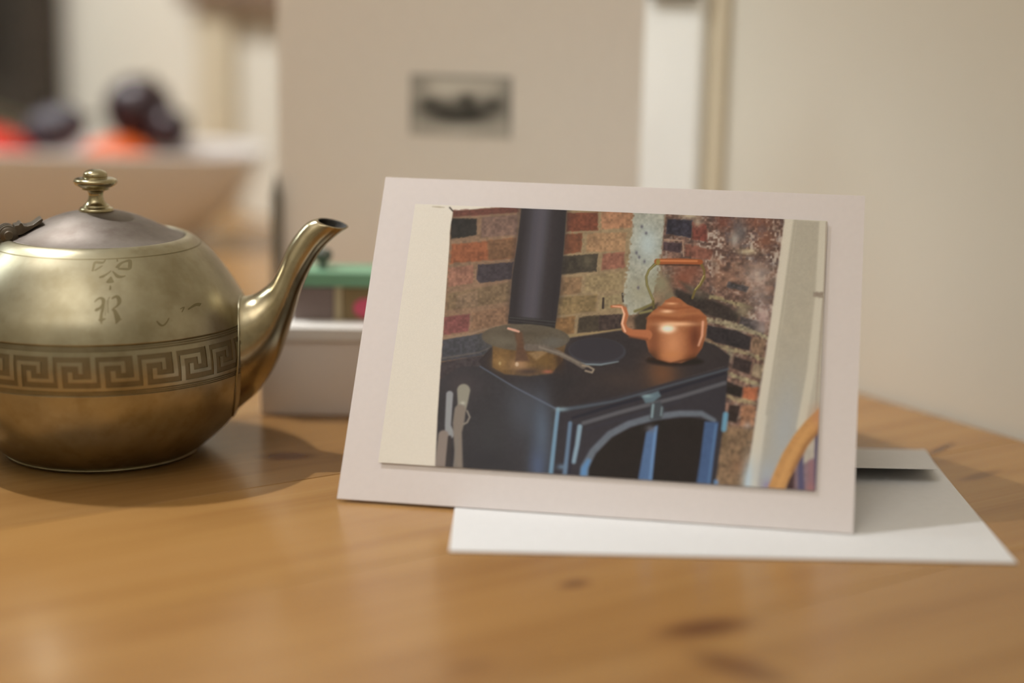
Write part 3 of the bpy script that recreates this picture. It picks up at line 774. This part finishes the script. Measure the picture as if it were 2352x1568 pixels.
    glow(1520, 866, 40, 44, (128, 82, 48), .8, 0, 2); glow(1430, 880, 60, 24, (76, 60, 52), .6); glow(1600, 830, 60, 26, (62, 52, 50), .6)
    ell(1372, 815, 66, 30, (66, 62, 68), .03, 2); ell(1370, 812, 62, 27, (58, 52, 56), .03, 2); stroke([(1322, 838, 3), (1345, 845, 4), (1380, 846, 4), (1420, 839, 2.5)], (128, 140, 144), 1.2, .9)
    poly([(1190, 878), (1240, 870), (1330, 876), (1290, 935), (1230, 900)], (50, 44, 44), 8, .1, .5)
    # --- pan with its lid and long handle
    poly([(1132, 800), (1300, 800), (1292, 838), (1268, 866), (1215, 872), (1160, 868), (1132, 852)], (112, 82, 46), 2, .2)
    glow(1150, 840, 20, 20, (150, 114, 68), .8); glow(1194, 846, 20, 16, (176, 132, 92), .9); glow(1250, 838, 26, 16, (120, 88, 44), .8); glow(1215, 862, 26, 7, (70, 50, 44), .8); glow(1258, 862, 12, 4, (170, 96, 72), .9); glow(1286, 838, 10, 22, (68, 48, 34), .8)
    ell(1188, 845, 4, 5, (204, 172, 138), 0, 1.2); ell(1149, 843, 3, 4, (176, 146, 96), 0, 1.2)
    ell(1208, 784, 101, 31, (98, 86, 70), .03, 1.6, .1); glow(1150, 790, 36, 16, (116, 104, 86), .7); glow(1270, 795, 30, 14, (106, 100, 92), .7); glow(1210, 775, 60, 10, (84, 72, 56), .6)
    poly([(1182, 770), (1200, 772), (1206, 810), (1216, 838), (1184, 838), (1188, 800)], (102, 72, 52), 3, .1); stroke([(1168, 763, 5), (1182, 767, 6), (1192, 770, 5)], (204, 152, 130), 1.4)
    poly([(1214, 820), (1240, 812), (1262, 816), (1232, 836)], (150, 118, 80), 3, .1, .8)
    stroke([(1212, 806, 16), (1250, 808, 14), (1285, 820, 12), (1320, 838, 11), (1340, 850, 12)], (112, 98, 86), 1.8, 1, .1); stroke([(1240, 806, 4), (1290, 822, 4), (1330, 842, 3)], (140, 126, 112), 1.6, .7)
    stroke([(1338, 848, 4), (1352, 850, 4), (1364, 857, 4), (1360, 864, 4), (1345, 860, 4)], (150, 132, 112), 1.2)
    # --- stove body, left side
    poly([(1012, 880), (1060, 850), (1110, 850), (1180, 896), (1278, 946), (1266, 1110), (1000, 1090), (1006, 960)], (62, 57, 58), 2, .08)
    glow(1200, 950, 40, 70, (82, 84, 92), .7); glow(1245, 1000, 24, 90, (92, 102, 118), .8); glow(1130, 1010, 40, 60, (64, 62, 62), .6); glow(1060, 890, 40, 30, (76, 66, 66), .8); glow(1120, 1070, 50, 30, (54, 50, 52), .6); glow(1235, 1080, 20, 40, (86, 98, 128), .7)
    stroke([(1104, 850, 2.5), (1180, 896, 3), (1276, 946, 4)], (100, 108, 124), 1.6, .8)
    # --- stove front
    poly([(1280, 946), (1420, 918), (1500, 896), (1672, 848), (1664, 960), (1642, 1126), (1262, 1112)], (58, 52, 56), 1.6, .06)
    stroke([(1284, 950, 8), (1340, 942, 7), (1410, 930, 5), (1500, 905, 4), (1672, 856, 4)], (82, 88, 96), 2, .9)
    stroke([(1282, 948, 9), (1276, 1000, 9), (1264, 1110, 10)], (116, 146, 168), 2, .95); glow(1290, 948, 14, 5, (134, 152, 158), .8)
    stroke([(1316, 968, 7), (1400, 942, 8), (1490, 918, 8), (1664, 866, 7)], (42, 39, 48), 2, .95)
    stroke([(1340, 980, 9), (1420, 956, 9), (1480, 940, 9), (1560, 920, 9), (1664, 888, 9)], (98, 95, 98), 2, .9)
    stroke([(1310, 980, 9), (1304, 1040, 9), (1296, 1110, 10)], (106, 128, 152), 2, .9); stroke([(1332, 988, 11), (1326, 1030, 10), (1318, 1068, 10)], (136, 158, 172), 2, .95); stroke([(1320, 984, 4), (1312, 1060, 4), (1308, 1110, 5)], (46, 42, 54), 1.5, .9)
    glow(1290, 1080, 10, 6, (110, 130, 150), .8); stroke([(1348, 994, 7), (1470, 958, 7), (1560, 930, 7)], (58, 54, 62), 3, .7)
    gl = [(1350, 1122), (1352, 1082), (1372, 1040), (1410, 1006), (1460, 986), (1520, 972), (1580, 966), (1630, 974), (1640, 990), (1622, 1132)]
    poly(gl, (40, 31, 26), 2, .08)
    stroke([(1340, 1122, 20), (1343, 1080, 18), (1362, 1045, 16), (1400, 1006, 16), (1444, 982, 15), (1500, 966, 15), (1560, 958, 14), (1610, 958, 13), (1640, 974, 10)], (104, 108, 116), 2.5, 1, .06)
    stroke([(1338, 1122, 16), (1342, 1085, 15), (1352, 1066, 10)], (92, 134, 178), 3, .9)
    poly([(1484, 1000), (1511, 984), (1504, 1050), (1497, 1120), (1464, 1118), (1474, 1060)], (84, 108, 144), 2, .05); stroke([(1506, 990, 6), (1498, 1060, 6), (1492, 1120, 6)], (112, 146, 186), 2, .8); glow(1494, 992, 12, 8, (106, 104, 112), .8)
    poly([(1618, 976), (1650, 978), (1640, 1050), (1630, 1130), (1598, 1126), (1608, 1060)], (72, 94, 130), 2, .05); stroke([(1644, 984, 5), (1634, 1060, 5), (1626, 1128, 5)], (92, 124, 164), 2, .8)
    # latch and hinges
    poly([(1474, 918), (1512, 906), (1518, 918), (1500, 932), (1482, 934)], (96, 112, 120), 2); poly([(1494, 936), (1516, 930), (1526, 950), (1518, 972), (1492, 972)], (72, 74, 78), 2); stroke([(1500, 938, 5), (1497, 966, 5)], (140, 160, 164), 1.4, .9); stroke([(1520, 944, 4), (1518, 962, 4)], (130, 146, 150), 1.4, .8); glow(1486, 918, 12, 4, (136, 158, 162), .9)
    stroke([(1666, 960, 12), (1662, 994, 12)], (104, 148, 172), 2); stroke([(1644, 1114, 10), (1642, 1136, 10)], (104, 132, 166), 2)
    # --- copper kettle
    poly([(1455, 740), (1480, 715), (1510, 706), (1500, 760), (1480, 780), (1460, 770)], (60, 50, 40), 5, .1, .9)
    kb = [(1487, 736), (1500, 722), (1518, 712), (1530, 698), (1545, 690), (1560, 694), (1578, 708), (1606, 720), (1622, 736), (1624, 752), (1620, 780), (1612, 808), (1596, 830), (1565, 842), (1535, 842), (1508, 834), (1490, 816), (1482, 786), (1484, 756)]
    ell(1550, 838, 66, 11, (36, 26, 20), .02, 4, 0, .9)
    poly(kb, (166, 100, 60), 1.5, .06)
    glow(1502, 790, 16, 44, (126, 72, 42), .8, 0, 2, kb); glow(1545, 800, 26, 46, (208, 140, 94), .9, 0, 2, kb); glow(1596, 785, 16, 42, (112, 58, 32), .95, 0, 2, kb); glow(1498, 830, 18, 16, (74, 44, 24), .9, 0, 2, kb); glow(1592, 832, 22, 12, (104, 58, 28), .9, 0, 2, kb)
    glow(1533, 763, 19, 11, (255, 226, 198), 1.0, 0, 3, kb); glow(1556, 753, 42, 5, (238, 184, 140), .9, 0, 2, kb); stroke([(1614, 748, 5), (1612, 780, 5), (1604, 802, 4)], (226, 168, 136), 2, .9); glow(1540, 824, 26, 9, (196, 126, 74), .8, 0, 2, kb); stroke([(1490, 832, 4), (1540, 843, 4), (1600, 830, 4)], (60, 34, 18), 2.5, .7)
    stroke([(1486, 740, 5), (1510, 738, 8), (1560, 742, 8), (1618, 738, 4)], (146, 82, 44), 3, .8); stroke([(1500, 728, 5), (1545, 732, 6), (1605, 728, 4)], (176, 110, 66), 2.5, .8); glow(1532, 724, 14, 4, (238, 190, 150), .9); stroke([(1512, 714, 4), (1550, 718, 4), (1590, 714, 3)], (150, 84, 46), 2, .8); glow(1542, 706, 12, 3, (226, 168, 122), .9); stroke([(1528, 700, 3), (1546, 702, 3), (1564, 700, 3)], (168, 96, 56), 1.6, .8)
    stroke([(1405, 713, 6), (1424, 712, 8), (1435, 718, 9), (1438, 732, 11), (1432, 752, 12), (1436, 766, 14), (1452, 774, 18), (1486, 778, 24)], (178, 106, 66), 1.5); stroke([(1408, 712, 2), (1428, 714, 3), (1434, 730, 4), (1429, 752, 5), (1436, 770, 4)], (236, 184, 150), 1.6, .9); stroke([(1446, 782, 5), (1486, 788, 6)], (120, 68, 40), 2.5, .7)
    stroke([(1458, 724, 6), (1480, 716, 6), (1500, 706, 5)], (120, 108, 60), 2, .9); stroke([(1470, 728, 5), (1496, 722, 6)], (150, 140, 86), 2, .8)
    hb = [(1501, 716, 5), (1500, 698, 5), (1493, 682, 5), (1486, 664, 5), (1484, 645, 5), (1490, 630, 5), (1500, 620, 6), (1512, 610, 8)]
    stroke(hb, (104, 92, 48), 1.3); stroke([(x_, y_, 2) for (x_, y_, w_) in hb[1:]], (178, 166, 104), 1, .7)
    stroke([(1608, 612, 6), (1617, 630, 5), (1617, 648, 5), (1608, 664, 5), (1596, 676, 5), (1590, 694, 5)], (118, 100, 50), 1.3); stroke([(1616, 642, 2), (1606, 662, 2), (1596, 674, 2)], (200, 186, 116), 1, .8)
    stroke([(1510, 616, 4), (1560, 618, 4), (1604, 618, 4)], (70, 44, 28), 1.5, .8); stroke([(1509, 610, 13), (1560, 609, 13), (1608, 611, 12)], (160, 86, 44), 1.3); stroke([(1516, 608, 4), (1600, 609, 4)], (206, 128, 76), 1.5, .9); ell(1511, 611, 5, 7, (146, 126, 60), 0, 1.2)
    # --- fire irons
    stroke([(1034, 914, 16), (1032, 950, 15), (1030, 985, 14), (1034, 1004, 22)], (146, 144, 144), 2); stroke([(1020, 1008, 24), (1015, 1050, 24), (1010, 1090, 26)], (140, 124, 114), 2); stroke([(1066, 905, 30), (1064, 930, 24), (1062, 946, 20)], (146, 138, 122), 2.2); glow(1064, 934, 5, 4, (186, 178, 164), .9)
    stroke([(1058, 950, 26), (1054, 980, 26), (1052, 1000, 20), (1056, 1080, 16)], (134, 120, 108), 2.2); stroke([(1074, 952, 4), (1080, 966, 4), (1074, 978, 4), (1066, 982, 4)], (140, 128, 116), 1.4); stroke([(1052, 1010, 6), (1044, 1090, 6)], (132, 120, 110), 1.6); stroke([(1034, 1012, 8), (1030, 1088, 12)], (66, 58, 56), 2)
    # --- chair back and cloth in the corner
    glow(1764, 1124, 16, 14, (140, 126, 158), .8)
    poly([(1800, 1140), (1830, 1070), (1868, 990), (1884, 1000), (1878, 1145)], (138, 112, 116), 3, .15)
    poly([(1850, 1020), (1872, 990), (1870, 1060), (1842, 1075)], (186, 174, 156), 3, .05, .9); stroke([(1876, 985, 7), (1870, 1145, 8)], (92, 82, 106), 2); stroke([(1838, 1060, 11), (1838, 1100, 14), (1840, 1145, 16)], (92, 86, 112), 2.5); stroke([(1862, 1070, 14), (1862, 1145, 14)], (150, 108, 112), 4, .9); stroke([(1816, 1095, 14), (1812, 1145, 22)], (70, 46, 44), 4, .9); glow(1860, 1130, 10, 12, (166, 112, 108), .8)
    poly([(1912, 925), (1882, 944), (1850, 974), (1822, 1008), (1796, 1050), (1776, 1094), (1758, 1140), (1796, 1146), (1812, 1108), (1836, 1062), (1862, 1020), (1905, 970)], (196, 142, 84), 2, .06)
    stroke([(1890, 962, 10), (1850, 1000, 12), (1812, 1064, 12), (1786, 1130, 12)], (206, 152, 92), 4, .8); stroke([(1896, 976, 8), (1850, 1030, 8), (1818, 1090, 8)], (158, 108, 64), 3, .8); glow(1880, 965, 20, 24, (190, 130, 94), .6)
    poly([(800, 430), (1000, 476), (1036, 488), (1041, 496), (1038, 515), (1034, 540), (1033, 570), (1028, 640), (1021, 740), (1013, 850), (1006, 960), (1001, 1070), (1000, 1100), (800, 1100)], (216, 203, 186), 1.3)
    stroke([(994, 484, 1.2), (1010, 485, 2.5), (1022, 486, 1)], (150, 132, 100), 1, .7); stroke([(1034, 486, 3), (1041, 494, 3)], (60, 44, 36), 1)
    img *= 1 + (rs.rand(NY, NX, 1).astype(np.float32) - 0.5) * 0.05
    lum = img.mean(2, keepdims=True); img = lum + (img - lum) * 0.88
    img = 255 * np.clip(img / 255, 0, 1) ** 1.12 * np.array((1.045, 1.02, 1.01), np.float32)
    return img
SS = 2; PX_, PY_ = 660, 443
im = paint_photo(PX_ * SS, PY_ * SS)
im = im.reshape(PY_, SS, PX_, SS, 3).mean((1, 3))
def to_ink(im, white):
    """printed colours as seen under the room's light -> ink reflectance on white paper"""
    a = np.clip(im / 255.0, 0, 1); a = np.where(a <= 0.04045, a / 12.92, ((a + 0.055) / 1.055) ** 2.4)
    wv = np.array([s2l(c) for c in white]); return np.clip(a / wv * 0.80, 0.004, 0.9).astype(np.float32)
pr = grid_print('photo_print', 152.0, 102.0, to_ink(im, (214, 200, 190)), M_photo, front)
pr.location = (-0.076, -0.0007, 0.014)

# ================================================================== tall white card with a small engraving
PH = 178.0; PLEN = 177.2; PANG = math.atan2(815 - 850, 57.7 + 116)
tall = empty('tall_card', W(-116, 850, 0), 'tall cream folded card bearing a small black-and-white picture, standing behind the photo card', 'greeting card', rot=PANG)
box('front_panel', (0, PLEN, 0, 0.8, 0, PH), M_panel, tall)
o = box('back_panel', (-PLEN, 0, 0, 0.8, 0, PH), M_panel, tall); o.location = (PLEN / 1000, 0.0009, 0); o.rotation_euler = (0, 0, -0.36)
def paint_engraving(nx, ny):
    X, Y = np.meshgrid((np.arange(nx) + .5) / nx, (np.arange(ny) + .5) / ny)
    img = np.ones((ny, nx)) * 0.63
    g = np.random.RandomState(3)
    def gl(cx, cy, rx, ry, val, op):
        nonlocal img
        m_ = np.exp(-(((X - cx) / rx) ** 2 + ((Y - cy) / ry) ** 2)) * op; img = img * (1 - m_) + val * m_
    img[(X < .05) | (X > .95) | (Y < .07)] = 0.42
    gl(.38, .24, .28, .12, .80, 1); gl(.80, .26, .12, .1, .62, .9)
    for (cx, cy, rx, ry, val, op) in ((.10, .2, .1, .16, .32, .8), (.92, .28, .08, .22, .32, .8), (.5, .55, .48, .17, .12, .9), (.20, .46, .1, .09, .03, 1), (.38, .66, .16, .11, .03, 1),
            (.56, .40, .09, .12, .03, 1), (.62, .60, .16, .12, .05, 1), (.82, .46, .1, .11, .04, 1), (.5, .70, .34, .08, .04, 1), (.3, .58, .2, .1, .08, .9), (.46, .52, .08, .06, .2, .5),
            (.2, .86, .2, .1, .44, .8), (.75, .88, .25, .1, .46, .8), (.5, .97, .5, .05, .60, .8)):
        gl(cx, cy, rx, ry, val, op)
    img = np.clip(img * (1 + (g.rand(ny, nx) - .5) * .5), .02, .8)
    return np.stack([img, img * .97, img * .88], -1).astype(np.float32)
pic = grid_print('printed_picture', 49.5, 28.8, paint_engraving(118, 66), M_ink, tall)
pic.location = (0.0665, -0.0006, 0.1052)

# ================================================================== white box, tub, pencil
wb = empty('white_carton', W(-35, 735, 0), 'low white carton lying behind the teapot spout', 'box', rot=0.03)
o = box('tray', (-70, 70, -30, 30, 0, 33.5), M_boxface, wb); bevel(o, 0.8)
o = box('lid', (-71, 71, -30.8, 30.8, 31.5, 37.5), M_box, wb); bevel(o, 0.8)
tub = empty('tin_box', W(-35, 731, 37.5), 'small brown and grey tin box with a green lid standing on the white carton', 'tin', rot=0.03)
o = box('side_panel', (-58, -40.5, -11, 11, 0, 14.5), M_purple, tub); bevel(o, 0.5)
o = box('label_strip', (-40.3, -37.0, -11.3, 11, 0, 14.5), M_cream, tub); bevel(o, 0.3)
o = box('front_panel', (-36.8, 56, -11, 11, 0, 14.5), M_tan, tub); bevel(o, 0.5)
v, f = ellipsoid_geo(6, 0.25, 4.4, 24, 8)
mesh_obj('pink_badge', v, f, M_pink, tub, (-0.0265, -0.0112, 0.0055), smooth=True)
o = box('lid', (-59, 58, -11.8, 11.8, 14.5, 20.5), M_green, tub); bevel(o, 0.9)
mesh_obj('lid_knob', *lathe_geo(catmull([(2, 0), (1.6, 2), (3.6, 4), (4.2, 6), (3, 8), (0.4, 8.6)], 4), 20), M_knobgrey, tub, (-0.046, 0.0, 0.0205), smooth=True)
stk = empty('stick', W(-116.5, 846, 0), 'thin dark grey pencil standing against the left edge of the tall cream card', 'stick', rot=0)  # thin dark upright stick along the card's left edge
mesh_obj('shaft', *tube_geo([(0, 0, 0), (0, 0, 74)], 2.5, 6), M_rod, stk)
mesh_obj('tip', *tube_geo([(0, 0, 74), (0, 0, 84)], [2.4, 0.4], 12), M_rod, stk)

# ================================================================== bowl of fruit
BX, BY = -330.0, 1152.0
bowl = empty('fruit_dish', W(BX, BY, 0), 'long white ceramic dish holding dark and orange fruit behind the teapot', 'dish')
def dish_geo(prof, seg=112, ex=5.0):
    """prof: (half length, half depth, z); plan is a rounded rectangle"""
    v, f = [], []
    for (a, b, z) in prof:
        for s in range(seg):
            t = 2 * PI * s / seg; c, q = math.cos(t), math.sin(t)
            v.append((a * math.copysign(abs(c) ** (2 / ex), c), b * math.copysign(abs(q) ** (2 / ex), q), z))
    for i in range(len(prof) - 1):
        for s in range(seg):
            t = (s + 1) % seg; f.append((i * seg + s, i * seg + t, (i + 1) * seg + t, (i + 1) * seg + s))
    f.append(tuple(range(seg))[::-1]); f.append(tuple((len(prof) - 1) * seg + s for s in range(seg)))
    return v, f
DI = [(104, 26, 0), (108, 29, 0.3), (114, 32, 4), (132, 38, 16), (148, 44, 32), (158, 49, 48), (163, 52, 61), (163, 52, 63), (160.5, 49.5, 63.4), (158, 47.5, 62), (150, 42, 44), (138, 36, 26), (116, 28, 10), (60, 14, 7), (2, 1, 7)]
mesh_obj('vessel', *dish_geo(catmull(DI, 4)), M_bowl, bowl, smooth=True)
GRP = 'fruit heaped in the white dish'
def fruit(name, loc, r, mat, label, cat, tilt=(0, 0, 0), squash=None, stem=True):
    rx, ry, rz = r
    o = empty(name, W(*loc), label, cat, GRP); o.rotation_euler = tilt
    mesh_obj('skin', *ellipsoid_geo(rx, ry, rz, 28, 18, squash), mat, o, smooth=True)
    if stem: mesh_obj('stalk', *tube_geo([(0, 0, rz * .96), (0.6, 0, rz * 1.05 + 1), (1.6, 0, rz * 1.08 + 3)], [1.6, 1.2, 1.5], 8), M_stem, o, smooth=True)
    return o
fruit('orange', (-263, 1150, 40), (31, 31, 30.5), M_orange, 'bright orange fruit under the large dark plum in the white dish', 'fruit', (.5, .8, 0))
fruit('tomato', (-349, 1150, 43), (34, 34, 33), M_red, 'red tomato at the left edge of the picture in the white dish', 'fruit', (-.3, .2, 0), lambda x, y, z: 1 + .03 * math.cos(5 * math.atan2(y, x)))
fruit('plum', (-254, 1178, 86), (23.5, 22, 23), M_plum, 'large dark purple plum on top of the orange fruit', 'fruit', (.3, .4, 0))
fruit('plum', (-231, 1163, 75), (14, 13.5, 14), M_plum, 'small dark plum at the right of the large plum', 'fruit', (.2, .9, 0))
fruit('avocado', (-306, 1164, 74), (15, 14, 24), M_avo, 'dark grey oval avocado lying between the tomato and the large plum', 'fruit', (0, 1.25, 0), lambda x, y, z: 1 - .12 * max(z, 0))

# ================================================================== wall shelf and louvred shutter beyond the bowl
sh = empty('wall_shelf', room(-8, 600, 152), 'narrow brown wooden ledge on the white wall above the fruit dish', 'shelf', rot=A_E)
box('board', (-8, 8, -360, 180, 0, 22), M_shelf, sh, bev=1.5)
lv = empty('louvred_shutter', room(-20, 1290, 40), 'dark brown slatted shutter on the wall at the far left', 'shutter', rot=A_E)
LW, LH = 440.0, 520.0
for a in (-LW / 2, LW / 2 - 22): box('stile', (-16, 16, a, a + 22, 0, LH), M_slat, lv, bev=1)
for z in (0, LH - 26): box('rail', (-15, 15, -LW / 2 + 22, LW / 2 - 22, z, z + 26), M_slat, lv)
z = 32.0; sl0 = None
while z < LH - 34:
    if sl0 is None:
        sl0 = box('slat', (-11, 11, -LW / 2 + 20, LW / 2 - 20, -1.4, 1.4), M_slat, lv); s_ = sl0
    else:
        s_ = sl0.copy(); COL.objects.link(s_); s_.parent = lv
    s_.location = (0, 0, z / 1000); s_.rotation_euler = (0, -0.7, 0)
    z += 11.0
